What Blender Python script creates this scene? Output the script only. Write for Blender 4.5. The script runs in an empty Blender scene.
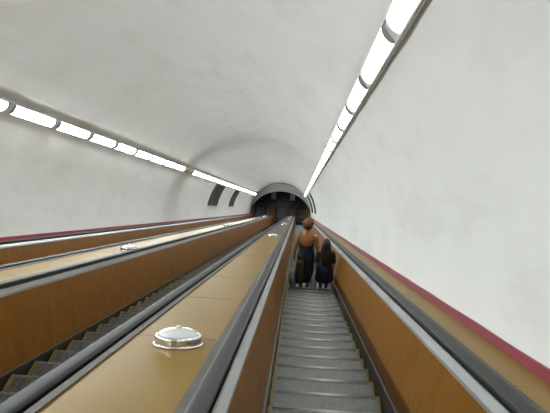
import bpy, bmesh, math, random
from mathutils import Vector, Matrix
random.seed(7)
C = bpy.context.scene.collection
PI = math.pi
A30 = math.radians(30); CA, SA = math.cos(A30), math.sin(A30)

# ------------------------------------------------------------------ layout
CZ = 31.4                       # camera height above the landing floor at the foot of the shaft
HS = 1.62                       # camera above the line of the step noses, measured square to the slope
S1, RA = 58.4, 6.0              # slope runs straight to S1, then an arc of radius RA to the level
T0 = -7.0                       # upper end of everything
XT, NT, RT = -1.83, -0.57, 3.141    # tunnel axis and radius (slope frame)
YP = 53.9                       # plane where the tunnel opens into the hall
PITCH, PH = 0.434, 4.75         # step pitch along the slope, position of one nose
XR, XM, XL = 0.325, -1.78, -3.94  # centre lines of the three escalators

def S(x, s, n):                 # slope frame -> world
    return Vector((x, s*CA + n*SA, CZ - s*SA + n*CA))
SLOPE = Matrix.Rotation(-A30, 4, 'X')

def frame(t):                   # base line (step noses) as (y, z, angle below level)
    if t <= S1:
        p = S(0, t, -HS); return p.y, p.z, A30
    p = S(0, S1, -HS)
    arc = RA*A30
    u = min(t - S1, arc)
    a = A30 - u/RA
    y = p.y + RA*(math.sin(A30) - math.sin(a)); z = p.z - RA*(math.cos(a) - math.cos(A30))
    y += max(0, t - S1 - arc)
    return y, z, a
TL = S1 + RA*A30                # start of the level part
TEND = TL + 0.6
def at(x, t, n):
    y, z, a = frame(t); h = n + HS
    return Vector((x, y + h*math.sin(a), z + h*math.cos(a)))
def ts(t0, t1, step=8.0):
    out = [t0]; t = t0
    while t < t1 - 1e-6:
        st = step if t < S1 - 1e-6 else 0.4
        t2 = t + st
        if t < S1 - 1e-6: t2 = min(t2, S1)
        t = min(t2, t1); out.append(t)
    return out

# ------------------------------------------------------------------ materials
def new_mat(name):
    m = bpy.data.materials.new(name); m.use_nodes = True
    nt = m.node_tree; b = nt.nodes['Principled BSDF']
    return m, nt, b
def N(nt, typ, **kw):
    n = nt.nodes.new(typ)
    for k, v in kw.items(): setattr(n, k, v)
    return n
def mat(name, col, rough=0.5, metal=0.0, var=0.0, scale=8.0, bump=0.0, stretch=(1,1,1), coat=0.0, emit=0.0, coords='Object', spec=0.5, rvar=0.0, col2=None):
    m, nt, b = new_mat(name)
    b.inputs['Roughness'].default_value = rough
    b.inputs['Metallic'].default_value = metal
    b.inputs['Coat Weight'].default_value = coat
    b.inputs['Specular IOR Level'].default_value = spec
    b.inputs['Coat Roughness'].default_value = 0.12
    tc = N(nt, 'ShaderNodeTexCoord'); mp = N(nt, 'ShaderNodeMapping'); mp.inputs['Scale'].default_value = stretch
    nz = N(nt, 'ShaderNodeTexNoise'); nz.inputs['Scale'].default_value = scale; nz.inputs['Detail'].default_value = 5
    nt.links.new(tc.outputs[coords], mp.inputs['Vector']); nt.links.new(mp.outputs['Vector'], nz.inputs['Vector'])
    rp = N(nt, 'ShaderNodeValToRGB')
    c2 = col2 or tuple(max(0, c*(1-var)) for c in col)
    c1 = tuple(min(1, c*(1+var*0.6)) for c in col)
    rp.color_ramp.elements[0].position = 0.3; rp.color_ramp.elements[1].position = 0.7
    rp.color_ramp.elements[0].color = (*c2, 1); rp.color_ramp.elements[1].color = (*c1, 1)
    nt.links.new(nz.outputs['Fac'], rp.inputs['Fac']); nt.links.new(rp.outputs['Color'], b.inputs['Base Color'])
    if bump:
        bp = N(nt, 'ShaderNodeBump'); bp.inputs['Strength'].default_value = bump; bp.inputs['Distance'].default_value = 0.01
        nt.links.new(nz.outputs['Fac'], bp.inputs['Height']); nt.links.new(bp.outputs['Normal'], b.inputs['Normal'])
    if rvar:
        mr = N(nt, 'ShaderNodeMapRange'); mr.inputs['To Min'].default_value = max(0.02, rough-rvar); mr.inputs['To Max'].default_value = rough+rvar
        nt.links.new(nz.outputs['Fac'], mr.inputs['Value']); nt.links.new(mr.outputs['Result'], b.inputs['Roughness'])
    if emit:
        b.inputs['Emission Color'].default_value = (*col, 1); b.inputs['Emission Strength'].default_value = emit
    return m

M = {}
M['plaster'] = mat('white_plaster', (0.80, 0.80, 0.79), 0.75, var=0.03, scale=1.1, bump=0.35)
M['laminate'] = mat('orange_wood_laminate', (0.225, 0.088, 0.003), 0.40, var=0.22, scale=9, stretch=(4, 1.0, 0.15), coat=0.0, bump=0.0, spec=0.3)
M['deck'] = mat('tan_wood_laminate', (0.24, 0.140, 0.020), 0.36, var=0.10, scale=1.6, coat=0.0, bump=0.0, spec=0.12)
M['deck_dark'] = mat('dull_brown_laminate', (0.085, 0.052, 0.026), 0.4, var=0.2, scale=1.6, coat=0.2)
M['joint'] = mat('pale_joint_strip', (0.24, 0.16, 0.07), 0.4, 0.1, var=0.1)
M['steel'] = mat('brushed_steel', (0.42, 0.43, 0.43), 0.45, 0.8, var=0.15, scale=6, stretch=(3, .3, .3))
M['skirt'] = mat('dark_skirt_metal', (0.045, 0.042, 0.036), 0.35, 0.6, var=0.25, scale=3)
M['rubber'] = mat('handrail_rubber', (0.034, 0.035, 0.034), 0.5, var=0.15, scale=5, spec=0.2)
M['trim'] = mat('grey_trim', (0.11, 0.10, 0.085), 0.6, 0.2, var=0.2, scale=5)
M['tread'] = mat('step_aluminium', (0.25, 0.25, 0.245), 0.45, 0.6, var=0.25, scale=14, rvar=0.08)
M['nosing'] = mat('polished_step_nose', (0.52, 0.52, 0.51), 0.42, 0.6, var=0.15, scale=10)
M['riser'] = mat('step_riser_metal', (0.04, 0.04, 0.04), 0.5, 0.6, var=0.2)
M['yellow'] = mat('worn_yellow_paint', (0.24, 0.18, 0.055), 0.5, var=0.3, scale=20)
M['red'] = mat('dark_red_paint', (0.24, 0.022, 0.045), 0.45, var=0.15, scale=6)
M['chrome'] = mat('chrome', (0.8, 0.8, 0.8), 0.09, 1.0, var=0.04)
M['frost'] = mat('frosted_glass_dome', (0.62, 0.65, 0.66), 0.25, var=0.02, coat=0.6, emit=0.04)
M['housing'] = mat('white_light_housing', (0.70, 0.70, 0.68), 0.45, var=0.05)
M['clip'] = mat('grey_light_clip', (0.40, 0.40, 0.39), 0.5, var=0.05)
M['tube'] = mat('lit_diffuser', (0.93, 1.0, 1.0), 0.4, emit=9.0)
M['tube_bright'] = mat('lit_bright_diffuser', (0.93, 1.0, 1.0), 0.4, emit=60.0)
M['tube_off'] = mat('unlit_diffuser', (0.62, 0.58, 0.42), 0.35, var=0.03)
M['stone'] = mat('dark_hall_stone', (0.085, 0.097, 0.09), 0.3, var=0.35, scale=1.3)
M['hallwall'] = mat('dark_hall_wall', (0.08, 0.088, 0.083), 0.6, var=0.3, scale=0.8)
M['panel_dark'] = mat('dark_panel', (0.025, 0.022, 0.018), 0.6, var=0.3, scale=3)
M['panel_red'] = mat('dark_red_panel', (0.05, 0.014, 0.018), 0.6, var=0.3, scale=3)
M['panel_frame'] = mat('grey_panel_frame', (0.06, 0.055, 0.05), 0.5, 0.2, var=0.1)
M['greybox'] = mat('grey_cabinet_paint', (0.30, 0.33, 0.34), 0.5, var=0.1)
M['skin'] = mat('skin', (0.36, 0.150, 0.052), 0.5, var=0.08, scale=12)
M['skin_child'] = mat('child_skin', (0.27, 0.125, 0.06), 0.5, var=0.08, scale=12)
M['lips'] = mat('lips', (0.35, 0.09, 0.07), 0.45)
M['eye'] = mat('eye_white', (0.7, 0.7, 0.68), 0.2)
M['iris'] = mat('iris', (0.05, 0.025, 0.012), 0.2)
M['hair_red'] = mat('auburn_hair', (0.17, 0.074, 0.018), 0.8, var=0.75, scale=22, bump=0.6)
M['hair_dark'] = mat('dark_brown_hair', (0.030, 0.018, 0.010), 0.5, var=0.5, scale=30, stretch=(3, 3, .3), bump=0.4)
M['dress'] = mat('black_navy_cloth', (0.012, 0.013, 0.022), 0.8, var=0.3, scale=8, bump=0.3)
M['navy'] = mat('navy_cloth', (0.016, 0.020, 0.048), 0.8, var=0.3, scale=8, bump=0.3)
M['darktop'] = mat('dark_brown_cloth', (0.035, 0.026, 0.020), 0.85, var=0.3, scale=10)
M['brown'] = mat('olive_brown_fabric', (0.075, 0.052, 0.028), 0.8, var=0.4, scale=12, bump=0.3)
M['blue_bag'] = mat('pale_blue_plastic', (0.42, 0.52, 0.66), 0.35, var=0.3, scale=9, bump=0.6)
M['white_bag'] = mat('white_plastic', (0.80, 0.80, 0.78), 0.35, var=0.15, scale=9, bump=0.6)
M['shoe'] = mat('black_shoe_leather', (0.012, 0.011, 0.011), 0.4)

# tunnel plaster also gets ring joints and old stains
nt = M['plaster'].node_tree; b = nt.nodes['Principled BSDF']
src = b.inputs['Base Color'].links[0].from_socket
tc = N(nt, 'ShaderNodeTexCoord'); mp = N(nt, 'ShaderNodeMapping'); mp.inputs['Scale'].default_value = (0.9, 0.25, 0.9)
nz = N(nt, 'ShaderNodeTexNoise'); nz.inputs['Scale'].default_value = 2.2; nz.inputs['Detail'].default_value = 8; nz.inputs['Roughness'].default_value = 0.65
nt.links.new(tc.outputs['Object'], mp.inputs['Vector']); nt.links.new(mp.outputs['Vector'], nz.inputs['Vector'])
rp = N(nt, 'ShaderNodeValToRGB'); rp.color_ramp.elements[0].position = 0.25; rp.color_ramp.elements[0].color = (0.90, 0.89, 0.86, 1)
rp.color_ramp.elements[1].position = 0.5; rp.color_ramp.elements[1].color = (1, 1, 1, 1)
nt.links.new(nz.outputs['Fac'], rp.inputs['Fac'])
mx = N(nt, 'ShaderNodeMix', data_type='RGBA', blend_type='MULTIPLY'); mx.inputs['Factor'].default_value = 1
nt.links.new(src, mx.inputs['A']); nt.links.new(rp.outputs['Color'], mx.inputs['B']); nt.links.new(mx.outputs['Result'], b.inputs['Base Color'])

# ------------------------------------------------------------------ object helpers
def empty(name, loc, rot=None):
    o = bpy.data.objects.new(name, None); C.objects.link(o)
    o.empty_display_size = 0.1
    if rot is None: o.location = loc
    else: o.matrix_world = Matrix.Translation(loc) @ rot
    return o
def tag(o, label=None, cat=None, group=None, kind=None):
    if label: o['label'] = label
    if cat: o['category'] = cat
    if group: o['group'] = group
    if kind: o['kind'] = kind
    return o
class MB:
    def __init__(s): s.v = []; s.f = []
    def add(s, v, f):
        k = len(s.v); s.v += [Vector(p) for p in v]; s.f += [tuple(i+k for i in q) for q in f]; return s
    def box(s, c, d, m=None):
        x, y, z = d[0]/2, d[1]/2, d[2]/2
        v = [Vector((i*x, j*y, k*z)) for i in (-1,1) for j in (-1,1) for k in (-1,1)]
        if m: v = [m @ p for p in v]
        c = Vector(c)
        return s.add([p + c for p in v], [(0,1,3,2),(4,6,7,5),(0,4,5,1),(2,3,7,6),(0,2,6,4),(1,5,7,3)])
    def build(s, name, m, parent=None, smooth=False, world=False, bevel=0):
        me = bpy.data.meshes.new(name)
        off = parent.location if (world and parent) else Vector((0,0,0))
        me.from_pydata([tuple(p - off) for p in s.v], [], s.f)
        bm = bmesh.new(); bm.from_mesh(me); bmesh.ops.recalc_face_normals(bm, faces=bm.faces); bm.to_mesh(me); bm.free()
        me.materials.append(m)
        if smooth:
            for p in me.polygons: p.use_smooth = True
        o = bpy.data.objects.new(name, me); C.objects.link(o)
        if parent: o.parent = parent
        if bevel:
            bv = o.modifiers.new('bevel', 'BEVEL'); bv.width = bevel; bv.segments = 2; bv.limit_method = 'ANGLE'
        return o
def ring_tube(rings, cap=True, closed_section=True):
    """rings: list of lists of Vector, same length"""
    n = len(rings[0]); v = [p for r in rings for p in r]; f = []
    for i in range(len(rings)-1):
        for j in range(n if closed_section else n-1):
            k = (j+1) % n
            f.append((i*n+j, i*n+k, (i+1)*n+k, (i+1)*n+j))
    if cap:
        f.append(tuple(range(n))[::-1]); f.append(tuple(range((len(rings)-1)*n, len(rings)*n)))
    return v, f
def sweep(mb, section, t0, t1, step=8.0):
    rings = [[at(x, t, n) for x, n in section] for t in ts(t0, t1, step)]
    v, f = ring_tube(rings); mb.add(v, f); return mb
def copy_tree(o, parent=None):
    c = o.copy(); C.objects.link(c); c.parent = parent
    for ch in o.children: copy_tree(ch, c)
    return c
def struct(mb, name, m, smooth=False):
    return tag(mb.build(name, m, smooth=smooth), kind='structure')

# ------------------------------------------------------------------ tunnel shell
def shell(name, a0, a1, na):
    rings = []
    ds = 0.175
    smax = 70
    svals = [-9 + ds*i for i in range(int((62.5+9)/ds))]
    thick = 0.25
    inner, outer = [], []
    v = []; cols = len(svals)
    for r_extra in (0, thick):
        for i, s in enumerate(svals):
            for j in range(na+1):
                a = a0 + (a1-a0)*j/na
                ph = (s % 1.4)/1.4
                rr = RT + r_extra
                if r_extra == 0:
                    rr += 0.004*math.cos(2*PI*ph)
                    rr += 0.004*math.sin(3.1*a + 0.23*s) * math.sin(0.31*s)
                x = XT + rr*math.cos(a); n = NT + rr*math.sin(a)
                smx = (YP - n*SA)/CA
                sc = min(s, smx) if i < cols-1 else smx
                v.append(Vector((x, sc, n)))
    f = []; w = na+1; off = cols*w
    for i in range(cols-1):
        for j in range(na):
            q = (i*w+j, i*w+j+1, (i+1)*w+j+1, (i+1)*w+j)
            f.append(q); f.append(tuple(off+k for k in q[::-1]))
    for i in range(cols-1):
        for j in (0, na):
            f.append((i*w+j, (i+1)*w+j, off+(i+1)*w+j, off+i*w+j))
    for i in (0, cols-1):
        for j in range(na):
            f.append((i*w+j, i*w+j+1, off+i*w+j+1, off+i*w+j))
    mb = MB().add(v, f)
    o = struct(mb, name, M['plaster'], True)
    o.matrix_world = Matrix.Translation((0, 0, CZ)) @ SLOPE
    return o
AL = math.radians(38)           # light strips sit 45 degrees either side
shell('wall_right', math.radians(-24), AL, 22)
shell('ceiling', AL, PI-AL, 28)
shell('wall_left', PI-AL, PI+math.radians(24), 22)

# painted red stripe at the foot of both walls
for side, nm in ((1, 'trim_1'), (-1, 'trim_2')):
    mb = MB(); rings = []
    zs = (-0.80, -0.738)
    sec = []
    for n in zs: sec.append((XT + side*(math.sqrt(RT**2-(n-NT)**2) - 0.014), n))
    for n in zs[::-1]: sec.append((XT + side*(math.sqrt(RT**2-(n-NT)**2) + 0.02), n))
    v, f = ring_tube([[S(x, s, n) for x, n in sec] for s in (-9, 10, 30, 50, 60)])
    struct(mb.add(v, f), nm, M['red'])

# ------------------------------------------------------------------ lower hall
FZ = frame(TEND)[1] - 0.0
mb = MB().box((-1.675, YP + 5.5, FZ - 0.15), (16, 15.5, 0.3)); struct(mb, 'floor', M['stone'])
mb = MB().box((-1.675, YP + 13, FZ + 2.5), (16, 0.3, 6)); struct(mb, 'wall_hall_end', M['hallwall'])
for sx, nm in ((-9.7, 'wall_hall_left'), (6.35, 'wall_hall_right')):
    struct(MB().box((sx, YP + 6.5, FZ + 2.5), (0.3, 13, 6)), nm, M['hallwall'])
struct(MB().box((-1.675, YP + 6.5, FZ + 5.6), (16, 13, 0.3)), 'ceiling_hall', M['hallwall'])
struct(MB().box((-1.675, S(0,-9,0).y - 0.6, CZ + 3.5), (7.5, 0.3, 9)), 'wall_back', M['plaster'])
# wall around the mouth of the tunnel, on the hall side
v = []; f = []; na = 48
for k, yy in enumerate((YP + 0.02, YP + 0.3)):
    for j in range(na+1):
        a = math.radians(-10) + math.radians(200)*j/na
        x = XT + (RT+0.0)*math.cos(a); n = NT - .1 + 2.42*math.sin(a)
        s_ = (YP - n*SA)/CA; p = S(x, s_, n)
        v.append(Vector((p.x, yy, p.z)))
        q = Vector((math.cos(a), math.sin(a))); q *= 8/max(abs(q.x), abs(q.y)*1.4)
        v.append(Vector((XT+q.x, yy, max(FZ-0.1, p.z*0 + FZ + 0.9 + q.y))))
w = 2*(na+1)
for j in range(na):
    a, b_ = 2*j, 2*j+2
    f += [(a, a+1, b_+1, b_), (w+a, w+b_, w+b_+1, w+a+1), (a, b_, w+b_, w+a), (a+1, w+a+1, w+b_+1, b_+1)]
struct(MB().add(v, f), 'wall_hall_portal', M['plaster'])
for x, lb in ((-2.75, 'small grey cabinet in the dark hall, the left one of two beyond the deck ends'),
              (-0.66, 'small grey cabinet in the dark hall, the right one of two beyond the deck ends')):
    e = tag(empty('control_cabinet', (x, YP + 2.3, FZ)), lb, 'cabinet', 'grey cabinets in the lower hall')
    MB().box((0, 0, 0.06), (0.52, 0.36, 0.12)).build('plinth', M['panel_dark'], e)
    MB().box((0, 0, 0.56), (0.56, 0.42, 0.88)).build('body', M['greybox'], e, bevel=0.02)
    MB().box((0, -0.03, 1.02), (0.62, 0.5, 0.05), Matrix.Rotation(0.15, 3, 'X')).build('top', M['greybox'], e, bevel=0.01)
    d = MB().box((0, -0.215, 0.52), (0.46, 0.012, 0.7)).build('door', M['greybox'], e, bevel=0.004)
    MB().box((0.17, -0.23, 0.55), (0.02, 0.025, 0.10)).build('handle', M['chrome'], d)

lt = bpy.data.lights.new('hall_fill_light', 'POINT'); lt.energy = 9; lt.shadow_soft_size = 0.25; lt.color = (0.93, 1.0, 0.9)  # unseen fill light, added to lift the darkness of the hall
lo = bpy.data.objects.new('hall_fill_light', lt); C.objects.link(lo); lo.location = (XT, YP + 8.5, FZ + 4.9)

# ------------------------------------------------------------------ escalators
def k2t(k): return PH + PITCH*k
TD, RS = PITCH*CA, PITCH*SA     # tread depth, rise
def tread_mesh(mb, n=44, w=0.965):
    mb.box((0, -TD/2+0.014, -0.022), (w, TD-0.030, 0.024))
    p = w/n
    for i in range(n):
        mb.box((-w/2 + p*(i+0.5), -TD/2 + 0.012, -0.005), (p*0.5, TD-0.036, 0.014))
    return mb
proto = {}
def make_step(parent, loc):
    o = tread_mesh(MB()).build('step', M['tread'], parent)
    r = MB()
    ny = 8
    v = []
    for x in (-0.48, 0.48):
        for i in range(ny+1):
            u = i/ny; v.append(Vector((x, -0.004 - 0.05*(1-math.cos(u*PI/2))**2, -0.02 - (RS-0.02)*u)))
    f = [(i, i+1, ny+2+i, ny+1+i) for i in range(ny)]
    v2 = [p + Vector((0, -0.012, 0)) for p in v]
    k = len(v); f2 = [tuple(j+k for j in q[::-1]) for q in f]
    r.add(v + v2, f + f2); r.build('riser', M['riser'], o)
    v, f = ring_tube([[Vector((x, -0.018 + 0.020*math.cos(q), -0.009 + 0.0125*math.sin(q))) for q in [2*PI*j/12 for j in range(12)]] for x in (-.475, .475)])
    MB().add(v, f).build('nosing', M['nosing'], o, smooth=True)
    for s in (-1, 1):
        MB().box((s*0.468, -TD/2, 0.004), (0.030, TD-0.02, 0.010)).build('edge_strip', M['yellow'], o)
    o.location = loc
    return o
step_proto = None
def escalator(xc, label, widen, t_steps, dn=0.0):
    base = Vector((xc, frame(TEND)[0], FZ))
    root = tag(empty('escalator', base), label, 'escalator', 'three parallel escalators')
    # steps
    global step_proto
    first = math.ceil((T0 + 0.5 - PH)/PITCH)
    last = int((S1 + 1.2 - PH)/PITCH)
    lim = first + 98
    for k in range(first, min(last, lim)):
        p = S(xc, k2t(k) + t_steps, -HS + dn) - base
        if step_proto is None:
            step_proto = make_step(root, p); continue
        c = step_proto.copy(); C.objects.link(c); c.parent = root; c.location = p; c.scale = (1 + 2*widen, 1, 1)
        for ch in step_proto.children:
            d = ch.copy(); C.objects.link(d); d.parent = c
    if last > lim:
        mb = MB()
        for k in range(lim, last):
            p = at(xc, k2t(k) + t_steps, -HS)
            mb.box((p.x, p.y - TD/2, p.z - RS/2), (0.965, TD-0.006, RS))
        tag(mb.build('step_run', M['tread'], root, world=True), kind='stuff')
    # landing comb at the foot
    mb = MB(); y0 = frame(TL)[0] - 0.2
    mb.box((xc, y0 + 0.9, FZ + 0.015), (0.98, 1.8, 0.03))
    for i in range(30): mb.box((xc - 0.47 + 0.0324*i, y0 - 0.06, FZ + 0.012), (0.014, 0.14, 0.02))
    mb.build('comb_plate', M['steel'], root, world=True)
    for s in (-1, 1):
        X = lambda o: xc + s*(o + widen)
        sweep(MB(), [(X(.492), -1.95), (X(.492), -1.51), (X(.52), -1.51), (X(.52), -1.95)], T0, TEND).build('skirt_panel', M['skirt'], root, world=True)
        sweep(MB(), [(X(.489), -1.515), (X(.489), -1.503), (X(.53), -1.495), (X(.53), -1.515)], T0, TEND).build('skirt_moulding', M['trim'], root, world=True)
        # laminate panels and the pale strips between them
        t = 4.06 - 1.72*6
        while t < TEND - 0.2:
            t1 = min(t + 1.72, TEND)
            tt = max(t, T0)
            sweep(MB(), [(X(.507), -1.505), (X(.582), -.86), (X(.602), -.86), (X(.53), -1.505)], tt + 0.004, t1 - 0.004, 2).build('balustrade_panel', M['laminate'], root, world=True)
            if t > T0:
                sweep(MB(), [(X(.5075), -1.495), (X(.5805), -.865), (X(.590), -.865), (X(.52), -1.495)], t - 0.007, t + 0.007, 2).build('joint_strip', M['joint'], root, world=True)
            t = t1
        # steel capping inside the handrail
        sweep(MB(), [(X(.574), -.872), (X(.577), -.850), (X(.612), -.818), (X(.622), -.818), (X(.622), -.86), (X(.59), -.885)], T0, TEND).build('capping', M['steel'], root, world=True)
        # handrail with rounded section; turns down round the newel at the foot
        sec = []
        for j in range(20):
            a = 2*PI*j/20
            sx = math.copysign(abs(math.cos(a))**0.6, math.cos(a)); sz = math.copysign(abs(math.sin(a))**0.75, math.sin(a))
            sec.append((0.668 + 0.044*sx, -0.788 + 0.017*sz))
        rings = [[at(X(x), t, n) for x, n in sec] for t in ts(T0, TEND)]
        y, z, a0 = frame(TEND); h = HS - 0.777; rad = 0.36
        cy, cz = y, z + h - rad
        for i in range(1, 11):
            a = PI*i/10*0.93
            rings.append([Vector((X(x), cy + (rad + n + 0.777)*math.sin(a), cz + (rad + n + 0.777)*math.cos(a))) for x, n in sec])
        v, f = ring_tube(rings)
        MB().add(v, f).build('handrail', M['rubber'], root, smooth=True, world=True)
        sweep(MB(), [(X(.635), -.85), (X(.635), -.795), (X(.700), -.795), (X(.700), -.85)], T0, TEND).build('handrail_guide', M['skirt'], root, world=True)
        # rounded end of the balustrade at the landing
        rings = []
        for i in range(11):
            a = PI*i/10
            rings.append([Vector((X(o), cy + 0.33*math.sin(a), cz + 0.33*math.cos(a))) for o in (.555, .775)])
        v = [p for r in rings for p in r]
        f = [tuple(range(0, 22, 2)), tuple(range(1, 22, 2))[::-1]] + [(2*i, 2*i+1, 2*i+3, 2*i+2) for i in range(10)] + [(0, 1, 21, 20)]
        MB().add(v, f).build('newel', M['laminate'], root, world=True)
        MB().box((X(.665), cy - 0.05, FZ + 0.1), (0.21, 0.5, 0.36)).build('newel_base', M['skirt'], root, world=True)
    return root
escalator(XR, 'escalator at the right with ribbed grey steps that the two people ride down', 0, 0)
escalator(XM, 'middle escalator left of the wide tan deck, only dark skirt and yellow step edges showing', 0.09, 0.10, 0.09)
escalator(XL, 'escalator furthest left, mostly hidden, its far orange side seen under the left wall', 0.13, 0.2)

# decks (the flat laminate tops between the handrails)
def deck(x0, x1, label, edge0, edge1, joint_phase, dark_from=99):
    root = tag(empty('balustrade_deck', Vector(((x0+x1)/2, frame(TEND)[0], FZ))), label, 'escalator deck', 'tan decks between the handrails')
    a, b_ = x0 + (0.04 if edge0 else 0), x1 - (0.04 if edge1 else 0)
    t = joint_phase - 1.5*8
    while t < T0: t += 1.5
    t -= 1.5
    while t < TEND - 0.3:
        t1 = min(t + 1.5, TEND); tt = max(t, T0)
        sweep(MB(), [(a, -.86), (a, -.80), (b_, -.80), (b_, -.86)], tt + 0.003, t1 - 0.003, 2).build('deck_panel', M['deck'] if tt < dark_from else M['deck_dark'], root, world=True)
        if t > T0:
            sweep(MB(), [(a, -.85), (a, -.7985), (b_, -.7985), (b_, -.85)], t - 0.006, t + 0.006, 2).build('joint_strip', M['joint'], root, world=True)
        t = t1
    for ok, e0, e1 in ((edge0, x0, x0 + 0.04), (edge1, x1 - 0.04, x1)):
        if ok: sweep(MB(), [(e0, -.86), (e0, -.792), (e1, -.792), (e1, -.86)], T0, TEND).build('edge_trim', M['trim'], root, world=True)
    # bull-nosed end going down to the landing floor
    y, z, _ = frame(TEND); h = HS - 0.80; rings = []
    for i in range(9):
        q = PI/2*i/8
        rings.append([Vector((x, y + r*math.sin(q), z + h - 0.33 + r*math.cos(q))) for x, r in ((a, .33), (b_, .33), (b_, .29), (a, .29))])
    rings.append([Vector((x, y + r, z + 0.0)) for x, r in ((a, .33), (b_, .33), (b_, .29), (a, .29))])
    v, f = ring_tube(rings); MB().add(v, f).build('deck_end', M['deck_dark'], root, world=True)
    return root
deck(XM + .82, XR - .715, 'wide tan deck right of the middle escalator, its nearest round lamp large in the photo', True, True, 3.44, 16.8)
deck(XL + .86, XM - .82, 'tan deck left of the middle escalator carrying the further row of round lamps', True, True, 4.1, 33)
deck(XR + .715, XT + RT - .018, 'narrow tan deck along the foot of the right wall below the red stripe', True, False, 2.87)
deck(XT - RT + .018, XL - .86, 'narrow deck along the foot of the left wall, furthest left', False, True, 2.87)

# ------------------------------------------------------------------ round deck lamps
def lathe(prof, n=40):
    rings = [[Vector((r*math.cos(2*PI*j/n), r*math.sin(2*PI*j/n), z)) for j in range(n)] for r, z in prof]
    return ring_tube(rings)
def make_lamp():
    e = empty('deck_lamp', (0,0,0))
    v, f = lathe([(0.140, 0.0), (0.143, 0.004), (0.140, 0.009), (0.134, 0.010)])
    MB().add(v, f).build('base_flange', M['chrome'], e, smooth=True)
    v, f = lathe([(0.132, 0.008), (0.136, 0.018), (0.131, 0.030), (0.135, 0.042), (0.132, 0.052), (0.124, 0.058), (0.114, 0.058), (0.110, 0.050)])
    MB().add(v, f).build('chrome_rim', M['chrome'], e, smooth=True)
    v, f = lathe([(0.114, 0.050)] + [(0.114*math.cos(q), 0.055 + 0.034*math.sin(q)) for q in [PI/2*i/8*0.97 for i in range(9)]])
    MB().add(v, f).build('frosted_cover', M['frost'], e, smooth=True)
    v, f = lathe([(0.012, 0.086), (0.013, 0.098), (0.008, 0.105), (0.001, 0.106)], 16)
    MB().add(v, f).build('centre_knob', M['chrome'], e, smooth=True)
    return e
lp = make_lamp(); used = False
names = {'m': ['largest chrome rimmed round lamp, nearest on the wide deck', 'bright round lamp, second up the wide deck beside the people',
               'small bright round lamp, third along the wide deck', 'tiny round lamp, furthest but one on the wide deck by the dark portal', 'tiny round lamp at the very far end of the wide deck'],
         'l': ['round white lamp nearest on the deck left of the middle escalator', 'small bright round lamp, second on the left deck',
               'tiny round lamp, third on the left deck', 'tiny round lamp, fourth on the left deck near the dark portal', 'last tiny round lamp on the left deck at its foot']}
for row, x, s0 in (('m', -0.64, 3.27), ('l', -2.64, 9.1)):
    for i in range(5):
        s = s0 + 12.7*i
        if s > S1 + .5: break
        e = lp if not used else copy_tree(lp); used = True
        e.matrix_world = Matrix.Translation(S(x, s, -0.799)) @ SLOPE
        tag(e, names[row][i], 'lamp', 'round lamps on the decks')

# ------------------------------------------------------------------ fluorescent strips
LN = 1.655
def make_light(m=None):
    e = empty('tube_light', (0,0,0))
    # x across, y along the shaft, z into the tunnel
    L = LN - 0.012
    hs = [(-.088, 0), (-.085, .028), (-.070, .040), (.070, .040), (.085, .028), (.088, 0)]
    v, f = ring_tube([[Vector((x, y, z)) for x, z in hs] for y in (-L/2, L/2)])
    MB().add(v, f).build('housing', M['housing'], e)
    n = 14; hl = L/2 - 0.120
    ds = [(.064*math.cos(PI*j/n), .040 + .034*math.sin(PI*j/n)) for j in range(n+1)]
    rings = []
    for y, sc in ((-hl, .80), (-hl+.012, .95), (-hl+.03, 1), (hl-.05, 1), (hl-.012, .95), (hl, .80)):
        rings.append([Vector((x*sc, y, .040 + (z-.040)*sc)) for x, z in ds])
    v, f = ring_tube(rings)
    MB().add(v, f).build('diffuser', m, e, smooth=False)
    # raised bead down both sides and the curved clip at the joint
    for s in (-1, 1):
        MB().box((s*.074, 0, .046), (.010, L, .012)).build('side_rail', M['housing'], e)
    for s in (-1, 1):
        q = [Vector((x*1.15, 0, .038 + (z-.038)*1.14)) for x, z in ds]
        v, f = ring_tube([[p + Vector((0, s*(hl + o), 0)) for p in q] for o in (.0005, .008)])
        MB().add(v, f).build('end_cap', M['clip'], e)
    return e
on_r, on_l, off_l = make_light(M['tube']), make_light(M['tube_bright']), make_light(M['tube_off'])
ORD = ['first','second','third','fourth','fifth','sixth','seventh','eighth','ninth','tenth','eleventh','twelfth','thirteenth','fourteenth','fifteenth','sixteenth','seventeenth','eighteenth','nineteenth','twentieth']
used_l = set()
for side, phase, row in ((1, 4.23, 'right'), (-1, 8.36, 'left')):
    a = AL if side > 0 else PI - AL + math.radians(1.7)
    x = XT + (RT + 0.004)*math.cos(a); n = NT + (RT + 0.004)*math.sin(a)
    k = math.ceil((-7.5 - phase)/LN); cnt = 0
    s = phase + LN*(k + 0.5)
    while s < 58.5:
        dead = side < 0 and abs(s - 22.3) < LN/2
        src = off_l if dead else on_l
        if dead: e = off_l
        else:
            src = on_r if side > 0 else on_l
            if side not in used_l: e = src; used_l.add(side)
            else: e = copy_tree(src)
        inward = Vector((math.cos(a), 0, math.sin(a)))*-1     # slope frame x, n
        xa = Vector((-math.sin(a), 0, math.cos(a)))*1
        yv = Vector((0, 1, 0)); zv = inward; xv = yv.cross(zv)
        R = Matrix((xv, yv, zv)).transposed().to_4x4()
        e.matrix_world = Matrix.Translation(S(x, s, n)) @ SLOPE @ R @ Matrix.Diagonal((1.15, 1, 1.15, 1))
        vis = s > (2.6 if side > 0 else 7.6)
        grp = 'fluorescent lights in the %s row' % row
        if dead: lb = 'unlit yellowish tube light, the dark gap in the left row'
        elif not vis: lb = 'lit tube light of the %s row above and behind the viewer' % row
        elif cnt < 12: lb = 'lit white tube light in the %s row, %s counted from the photo edge' % (row, ORD[cnt])
        else: lb = 'tiny far lit tube light of the %s row, converging towards the dark portal' % row
        if vis: cnt += 1
        tag(e, lb, 'light', grp)
        s += LN

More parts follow.
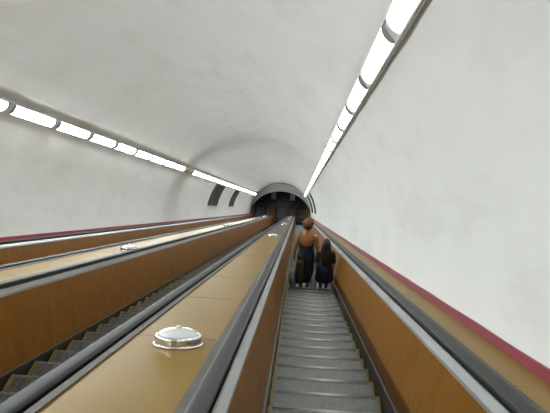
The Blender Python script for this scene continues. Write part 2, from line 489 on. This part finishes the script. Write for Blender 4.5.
# ------------------------------------------------------------------ curved wall panels
def wall_panel(side, s0, s1, n0, n1, m, label):
    c = S(XT + side*RT, (s0+s1)/2, (n0+n1)/2)
    e = tag(empty('wall_panel', c), label, 'wall panel', 'dark curved panels on the tunnel walls')
    def patch(s0, s1, a0, a1, r0, r1):
        rings = []
        for j in range(13):
            a = a0 + (a1-a0)*j/12
            rings.append([S(XT + side*r*math.cos(a), s, NT + r*math.sin(a)) for r, s in ((r0, s0), (r0, s1), (r1, s1), (r1, s0))])
        return ring_tube(rings)
    A = [math.asin((n - NT)/RT) for n in (n0, n1)]
    v, f = patch(s0, s1, A[0], A[1], RT - .05, RT + .03); MB().add(v, f).build('panel_face', m, e, world=True)
    mb = MB()
    for (p, q, r, t) in ((s0-.06, s0, A[0], A[1]), (s1, s1+.06, A[0], A[1]), (s0-.06, s1+.06, A[0]-.02, A[0]), (s0-.06, s1+.06, A[1], A[1]+.02)):
        v, f = patch(p, q, r, t, RT - .075, RT + .03); mb.add(v, f)
    mb.build('panel_frame', M['panel_frame'], e, world=True)
wall_panel(-1, 31.4, 34.6, 0.0, 1.12, M['panel_dark'], 'wider dark curved panel on the left wall below the light row')
wall_panel(-1, 41.0, 43.3, 0.0, 1.1, M['panel_red'], 'narrower dark red curved panel on the left wall, nearer the portal')
wall_panel(1, 40.8, 42.0, -0.2, 1.1, M['panel_dark'], 'thin dark arc of a panel on the right wall, the nearer of two')
wall_panel(1, 49.0, 51.0, -0.2, 1.1, M['panel_dark'], 'thin dark arc of a panel on the right wall, the further one next to the portal')

# ------------------------------------------------------------------ people
def limb(mb, pts, n=14, ratio=None):
    """pts: (x,y,z,rx,ry) closed tube through points with rounded ends; frames follow the path, rx kept nearest world x"""
    P = [Vector(p[:3]) for p in pts]; R = [(p[3], p[4] if len(p) > 4 else p[3]) for p in pts]
    rings = []
    def fr(t):
        t = t.normalized(); ex = Vector((1, 0, 0)); ex = ex - t*ex.dot(t)
        if ex.length < 0.3: ex = Vector((0, 1, 0)) - t*t.y
        ex.normalize(); return ex, t.cross(ex)
    dirs = []
    for i in range(len(P)):
        a = P[max(0, i-1)]; b = P[min(len(P)-1, i+1)]; dirs.append((b - a).normalized())
    def ring(c, d, rx, ry):
        ex, ey = fr(d); return [c + ex*rx*math.cos(2*PI*j/n) + ey*ry*math.sin(2*PI*j/n) for j in range(n)]
    for q in (0.25, 0.65, 0.92):
        k = math.sqrt(1 - (1-q)**2); rm = min(R[0]); rings.append(ring(P[0] - dirs[0]*rm*0.8*(1-q), dirs[0], R[0][0]*k, R[0][1]*k))
    for i in range(len(P)): rings.append(ring(P[i], dirs[i], *R[i]))
    for q in (0.92, 0.65, 0.25):
        k = math.sqrt(1 - (1-q)**2); rm = min(R[-1]); rings.append(ring(P[-1] + dirs[-1]*rm*0.8*(1-q), dirs[-1], R[-1][0]*k, R[-1][1]*k))
    v, f = ring_tube(rings); mb.add(v, f)
def hand(mb, wr, side, k, curl=1.0):
    """relaxed / gripping hand hanging from wrist wr; fingers curl forwards and inwards"""
    x, y, z = wr
    limb(mb, [(x, y, z+.01*k, .022*k, .017*k), (x, y+.006*k, z-.03*k, .020*k, .036*k), (x, y+.008*k, z-.072*k, .017*k, .040*k)])
    lens = [.068, .078, .073, .056]
    for i, L in enumerate(lens):
        L *= k; fy = y + (.030 - .021*i)*k + .006*k
        p0 = Vector((x, fy, z - .072*k)); r = .0092*k
        ins = -side
        p1 = p0 + Vector((ins*.12*L, 0, -.42*L)); p2 = p1 + Vector((ins*.34*L*curl, 0, -.22*L)); p3 = p2 + Vector((ins*.28*L*curl, 0, .06*L*curl))
        limb(mb, [(*p0, r), (*p1, r), (*p2, r*.93), (*p3, r*.85)], 8)
    q0 = Vector((x - side*.006*k, y+.034*k, z-.024*k)); q1 = q0 + Vector((-side*.014*k, .020*k, -.026*k)); q2 = q1 + Vector((-side*.018*k, .006*k, -.026*k))
    limb(mb, [(*q0, .012*k), (*q1, .0105*k), (*q2, .009*k)], 8)
def person(name, base, H, child, label, skin):
    k = H/1.68
    e = tag(empty(name, base), label, 'person')
    mb = MB()
    def Lm(pts, n=16): limb(mb, [(p[0]*k, p[1]*k, p[2]*k) + tuple(r*k for r in p[3:]) for p in pts], n)
    hw = 0.085
    sh = .165 if not child else .158
    # trunk, neck
    Lm([(0, -.005, .80, .11, .085), (0, -.01, .88, .165, .118), (0, -.005, .95, .158, .112), (0, .005, 1.04, .122, .09), (0, .005, 1.12, .128, .092),
        (0, .0, 1.22, .150, .105), (0, -.008, 1.31, .160, .098), (0, -.012, 1.375, .130, .075), (0, -.008, 1.41, .070, .058), (0, 0, 1.45, .050, .052), (0, .012, 1.50, .048, .052)], 20)
    # head
    hd = 1.0 if not child else 1.14
    hc = 1.565
    Lm([(0, .030, hc-.085*hd, .042*hd, .045*hd), (0, .028, hc-.055*hd, .060*hd, .074*hd), (0, .016, hc-.01, .072*hd, .092*hd), (0, .008, hc+.04*hd, .075*hd, .096*hd), (0, 0, hc+.085*hd, .060*hd, .078*hd)], 18)
    Lm([(0, .100*hd, hc+.012, .009, .010), (0, .113*hd, hc-.020, .014, .013)], 8)                 # nose
    Lm([(0, .075, hc-.095*hd, .022, .018), (0, .080, hc-.090*hd, .018, .016)], 8)                 # chin
    for s in (-1, 1):
        Lm([(s*.074*hd, .0, hc+.020, .008, .016), (s*.081*hd, -.006, hc-.004, .009, .018), (s*.075*hd, .002, hc-.030, .006, .010)], 8)   # ears
        # shoulder and arm
        ax = s*(sh + .01); lean = s*.05
        Lm([(s*.10, -.01, 1.365, .055, .055), (s*sh, -.008, 1.345, .056, .056), (ax + s*.012, -.01, 1.27, .046, .050), (ax + s*.03, -.015, 1.16, .040, .042), (ax + s*.045, -.01, 1.07, .036, .037),
            (ax + s*.052, .005, 1.0, .036, .036), (ax + s*.060, .03, .90, .029, .032), (ax + s*.064, .05, .82, .024, .026)])
        hand(mb, Vector(((ax + s*.066)*k, .055*k, .80*k)), s, k)
        # leg: thigh, knee, calf, ankle, foot
        fx = s*hw*(0.85)
        Lm([(s*.085, -.01, .87, .088, .095), (s*.088, 0, .75, .083, .088), (fx*1.05, .005, .60, .068, .072), (fx, .01, .49, .055, .060), (fx, .0, .43, .050, .054),
            (fx, -.018, .34, .052, .056), (fx, -.012, .22, .040, .043), (fx, -.005, .12, .031, .034), (fx, -.005, .07, .033, .038)])
        Lm([(fx, -.035, .040, .030, .032), (fx, .02, .040, .033, .034), (fx, .08, .032, .040, .024), (fx, .135, .024, .042, .018), (fx, .165, .020, .034, .014)])
    body = mb.build('body', skin, e, smooth=True)
    rm = body.modifiers.new('remesh', 'REMESH'); rm.mode = 'VOXEL'; rm.voxel_size = 0.0068*k; rm.use_smooth_shade = True
    sm = body.modifiers.new('smooth', 'SMOOTH'); sm.factor = 0.5; sm.iterations = 3
    for s in (-1, 1):
        m2 = MB(); limb(m2, [(s*.030*k, .092*hd*k, (hc+.004)*k, .013*k, .010*k), (s*.030*k, .095*hd*k, (hc+.008)*k, .012*k, .010*k)], 10)
        ey = m2.build('eye', M['eye'], e, smooth=True)
        m3 = MB(); limb(m3, [(s*.030*k, .103*hd*k, (hc+.005)*k, .005*k, .004*k), (s*.030*k, .104*hd*k, (hc+.007)*k, .005*k, .004*k)], 8)
        m3.build('iris', M['iris'], ey, smooth=True)
    m2 = MB(); limb(m2, [(-.020*k, .099*hd*k, (hc-.050)*k, .004*k, .006*k), (0, .104*hd*k, (hc-.049)*k, .006*k, .007*k), (.020*k, .099*hd*k, (hc-.050)*k, .004*k, .006*k)], 8)
    m2.build('lips', M['lips'], e, smooth=True)
    return e, k
def cloth(name, rings, m, parent, k, n=40, fold=0.0, folds=9, thick=.006):
    """rings: (x,y,z,rx,ry,tilt,foldscale) open tube; tilt lifts the front edge"""
    R = []
    for (x, y, z, rx, ry, tilt, fs) in rings:
        r = []
        for j in range(n):
            a = 2*PI*j/n; w = 1 + fold*fs*math.sin(folds*a + 1.3*math.sin(2*a))
            px, py = rx*w*math.cos(a), ry*w*math.sin(a)
            r.append(Vector(((x+px)*k, (y+py)*k, (z + tilt*py/ry)*k)))
        R.append(r)
    v, f = ring_tube(R, cap=False)
    o = MB().add(v, f).build(name, m, parent, smooth=True)
    so = o.modifiers.new('solidify', 'SOLIDIFY'); so.thickness = thick; so.offset = 0
    ss = o.modifiers.new('subsurf', 'SUBSURF'); ss.levels = 1; ss.render_levels = 1
    return o
def blob(name, c, r, m, parent, amp=.1, freq=9.0, seed=1, seg=28, squash=None):
    random.seed(seed); ph = [random.uniform(0, 6.28) for _ in range(6)]
    rings = []
    for i in range(seg//2 + 1):
        th = PI*(i + .001)/(seg//2 + .002); row = []
        for j in range(seg):
            p = 2*PI*j/seg
            d = Vector((math.sin(th)*math.cos(p), math.sin(th)*math.sin(p), math.cos(th)))
            w = 1 + amp*(math.sin(freq*d.x + ph[0])*math.sin(freq*d.y + ph[1]) + .6*math.sin(freq*1.7*d.z + ph[2])*math.cos(freq*1.3*d.x + ph[3]))
            row.append(Vector((c[0] + d.x*r[0]*w, c[1] + d.y*r[1]*w, c[2] + d.z*r[2]*w)))
        rings.append(row)
    v, f = ring_tube(rings)
    return MB().add(v, f).build(name, m, parent, smooth=True)

kk = 18
WX = 0.215
tp = S(0, k2t(kk), -HS)
yf, zf = tp.y - TD/2 - 0.03, tp.z + 0.004
# --- woman
W, k = person('person', Vector((WX, yf + 0.05, zf)), 1.69, False, 'woman seen from behind with bare back, pinned up auburn hair and long black dress', M['skin'])
cloth('dress', [(0, -.004, 1.235, .148, .112, .075, 0), (0, 0, 1.17, .146, .112, .05, 0), (0, .004, 1.06, .137, .105, .01, .1), (0, 0, .97, .166, .126, 0, .3), (0, -.005, .87, .178, .138, 0, .6),
                (0, -.005, .72, .176, .145, 0, .8), (0, -.005, .55, .172, .148, 0, 1), (0, -.005, .40, .172, .15, 0, 1.2), (0, -.005, .275, .175, .152, 0, 1.4)], M['dress'], W, k, fold=.045)
for s in (-1, 1):
    m2 = MB(); limb(m2, [(s*.085*k, .105*k, 1.28*k, .012, .004), (s*.07*k, .062*k, 1.385*k, .010, .004), (s*.045*k, -.02*k, 1.425*k, .009, .004), (0, -.062*k, 1.44*k, .008, .004)], 8)
    m2.build('halter_strap', M['dress'], W, smooth=True)
    m2 = MB(); fx = s*.0722
    limb(m2, [(fx*k, -.040*k, .018*k, .036*k, .018*k), (fx*k, .03*k, .018*k, .037*k, .018*k), (fx*k, .10*k, .018*k, .045*k, .018*k), (fx*k, .165*k, .018*k, .040*k, .016*k)], 14)
    m2.build('shoe', M['shoe'], W, smooth=True)
hair = blob('hair', (0, -.004*k, 1.600*k), (.100*k, .118*k, .100*k), M['hair_dark'], W, .05, 11, 3)
blob('hair_bun', (.008, -.04*k, 1.675*k), (.108*k, .10*k, .082*k), M['hair_red'], hair, .12, 12, 5)
# --- girl
G, kg = person('person', Vector((0.61, yf - 0.06, zf)), 1.34, True, 'girl with long dark hair and dark knee-length skirt, standing right of the woman', M['skin_child'])
cloth('top', [(0, -.01, 1.405, .085, .074, .01, 0), (0, -.01, 1.37, .150, .094, 0, 0), (0, -.008, 1.30, .185, .118, 0, 0), (0, 0, 1.20, .172, .120, 0, .2), (0, .003, 1.08, .160, .115, 0, .5), (0, 0, .96, .182, .135, 0, .8), (0, 0, .90, .190, .142, 0, 1)], M['darktop'], G, kg, fold=.02)
for s in (-1, 1):
    cloth('sleeve', [(s*.155, -.009, 1.36, .066, .066, 0, 0), (s*.186, -.01, 1.28, .060, .062, 0, 0), (s*.204, -.012, 1.19, .056, .058, 0, 0), (s*.218, -.008, 1.08, .054, .055, 0, 0), (s*.228, .004, 1.0, .052, .053, 0, 0)], M['darktop'], G, kg, n=20)
    m2 = MB(); fx = s*.0722
    limb(m2, [(fx*kg, -.040*kg, .030*kg, .040*kg, .030*kg), (fx*kg, .03*kg, .034*kg, .043*kg, .034*kg), (fx*kg, .10*kg, .026*kg, .050*kg, .026*kg), (fx*kg, .165*kg, .020*kg, .042*kg, .020*kg)], 14)
    m2.build('shoe', M['shoe'], G, smooth=True)
cloth('skirt', [(0, 0, 1.0, .155, .118, 0, 0), (0, -.003, .92, .185, .14, 0, .3), (0, -.005, .80, .205, .16, 0, .6), (0, -.005, .64, .226, .18, 0, 1), (0, -.005, .47, .245, .20, 0, 1.3)], M['navy'], G, kg, fold=.05, folds=8)
hg = blob('hair', (0, -.012*kg, 1.61*kg), (.100*kg, .118*kg, .110*kg), M['hair_dark'], G, .03, 8, 8)
rings = []
for z, rx, ry, y in ((1.66, .095, .060, -.055), (1.56, .115, .060, -.065), (1.45, .130, .052, -.085), (1.33, .150, .045, -.110), (1.20, .150, .040, -.122), (1.08, .128, .034, -.128), (1.0, .085, .025, -.130)):
    rings.append([Vector((rx*(1 + .03*math.sin(7*q))*math.cos(q)*kg, (y + ry*(1 + .08*math.sin(11*q))*math.sin(q))*kg, z*kg)) for q in [2*PI*j/36 for j in range(36)]])
v, f = ring_tube(rings); MB().add(v, f).build('hair_length', M['hair_dark'], hg, smooth=True)

# --- bags (held, so things of their own)
def plastic_bag(name, c, w, d, h, m, label, handle_to, seed):
    e = tag(empty(name, c), label, 'bag'); random.seed(seed)
    rings = []; n = 24
    for i in range(10):
        u = i/9; sc = (0.75 + .35*math.sin(PI*min(1, u*1.15)*.8)) * (1 - .55*max(0, u-.6)/.4)
        rings.append([Vector((w/2*sc*math.cos(q)*(1 + .10*math.sin(5*q + 3*u + seed)), d/2*sc*math.sin(q)*(1 + .12*math.sin(4*q + 5*u)), h*u)) for q in [2*PI*j/n for j in range(n)]])
    v, f = ring_tube(rings); MB().add(v, f).build('bag_body', m, e, smooth=True)
    t = Vector(handle_to) - Vector(c)
    for s in (-1, 1):
        mb = MB(); limb(mb, [(0, s*d*.22, h*.96, .016, .004), (t.x*.6, s*d*.12 + t.y*.5, (h + t.z)/2, .010, .004), (t.x, t.y, t.z, .009, .005)], 8)
        mb.build('bag_handle', m, e, smooth=True)
    return e
hx = (.165 + .01 + .066)*k
hl = Vector((WX - hx + .02, yf + .055*k, zf + .675*k)); hr = Vector((WX + hx - .02, yf + .055*k, zf + .675*k))
plastic_bag('carrier_bag', (hl.x - .02, hl.y - .10, zf + .17), .17, .22, .40, M['blue_bag'], 'pale blue carrier bag hanging from the left hand of the woman', hl, 2)
plastic_bag('carrier_bag', (hr.x - .03, hr.y - .12, zf + .04), .13, .14, .46, M['white_bag'], 'white carrier bag hanging between the woman and the girl', hr, 4)
# brown shoulder bag on her left side
e = tag(empty('shoulder_bag', Vector((WX - .115*k, yf - .20, zf + .36))), 'olive brown slouchy shoulder bag on the left hip of the woman', 'bag')
rings = []; n = 28
for i in range(11):
    u = i/10; sc = .80 + .28*math.sin(PI*u*.85 + .15)
    rings.append([Vector((.078*sc*math.cos(q)*(1 + .05*math.sin(6*q + 4*u)), .075*sc*math.sin(q)*(1 + .06*math.sin(5*q)), 0.54*u)) for q in [2*PI*j/n for j in range(n)]])
v, f = ring_tube(rings); MB().add(v, f).build('bag_body', M['brown'], e, smooth=True)
mb = MB(); limb(mb, [(0, 0, .53, .012, .005), (-.02, .03, .72, .012, .005), (-.055, .07, 1.00, .012, .005), (-.03, .12, 1.075, .012, .005), (-.02, .19, 1.085, .012, .005), (-.03, .27, 1.06, .012, .005)], 8)
mb.build('bag_strap', M['brown'], e, smooth=True)

# ------------------------------------------------------------------ camera, world, colour management
F = 580.0; VX, VY = 298.0, 209.0; ROLL = math.radians(3.0)
sc = Vector((VX - 275, 206.5 - VY, -F)).normalized()
aa = Vector((math.sin(ROLL), math.cos(ROLL), 0)); nc = (aa - sc*aa.dot(sc)).normalized(); xc = sc.cross(nc)
Rm = Matrix((xc, sc, nc)).transposed()            # slope axes as columns in camera space
cam = bpy.data.cameras.new('camera'); co = bpy.data.objects.new('camera', cam); C.objects.link(co)
cam.sensor_width = 36; cam.lens = F*36/550; cam.clip_start = 0.05; cam.clip_end = 300
co.matrix_world = Matrix.Translation((0, 0, CZ)) @ SLOPE @ Rm.transposed().to_4x4()
bpy.context.scene.camera = co
w = bpy.data.worlds.new('world'); bpy.context.scene.world = w; w.use_nodes = True
w.node_tree.nodes['Background'].inputs['Color'].default_value = (0.5, 0.55, 0.6, 1)
w.node_tree.nodes['Background'].inputs['Strength'].default_value = 0.02
vs = bpy.context.scene.view_settings
vs.view_transform = 'Standard'; vs.look = 'None'; vs.gamma = 1; vs.use_curve_mapping = False
vs.exposure = 0.0
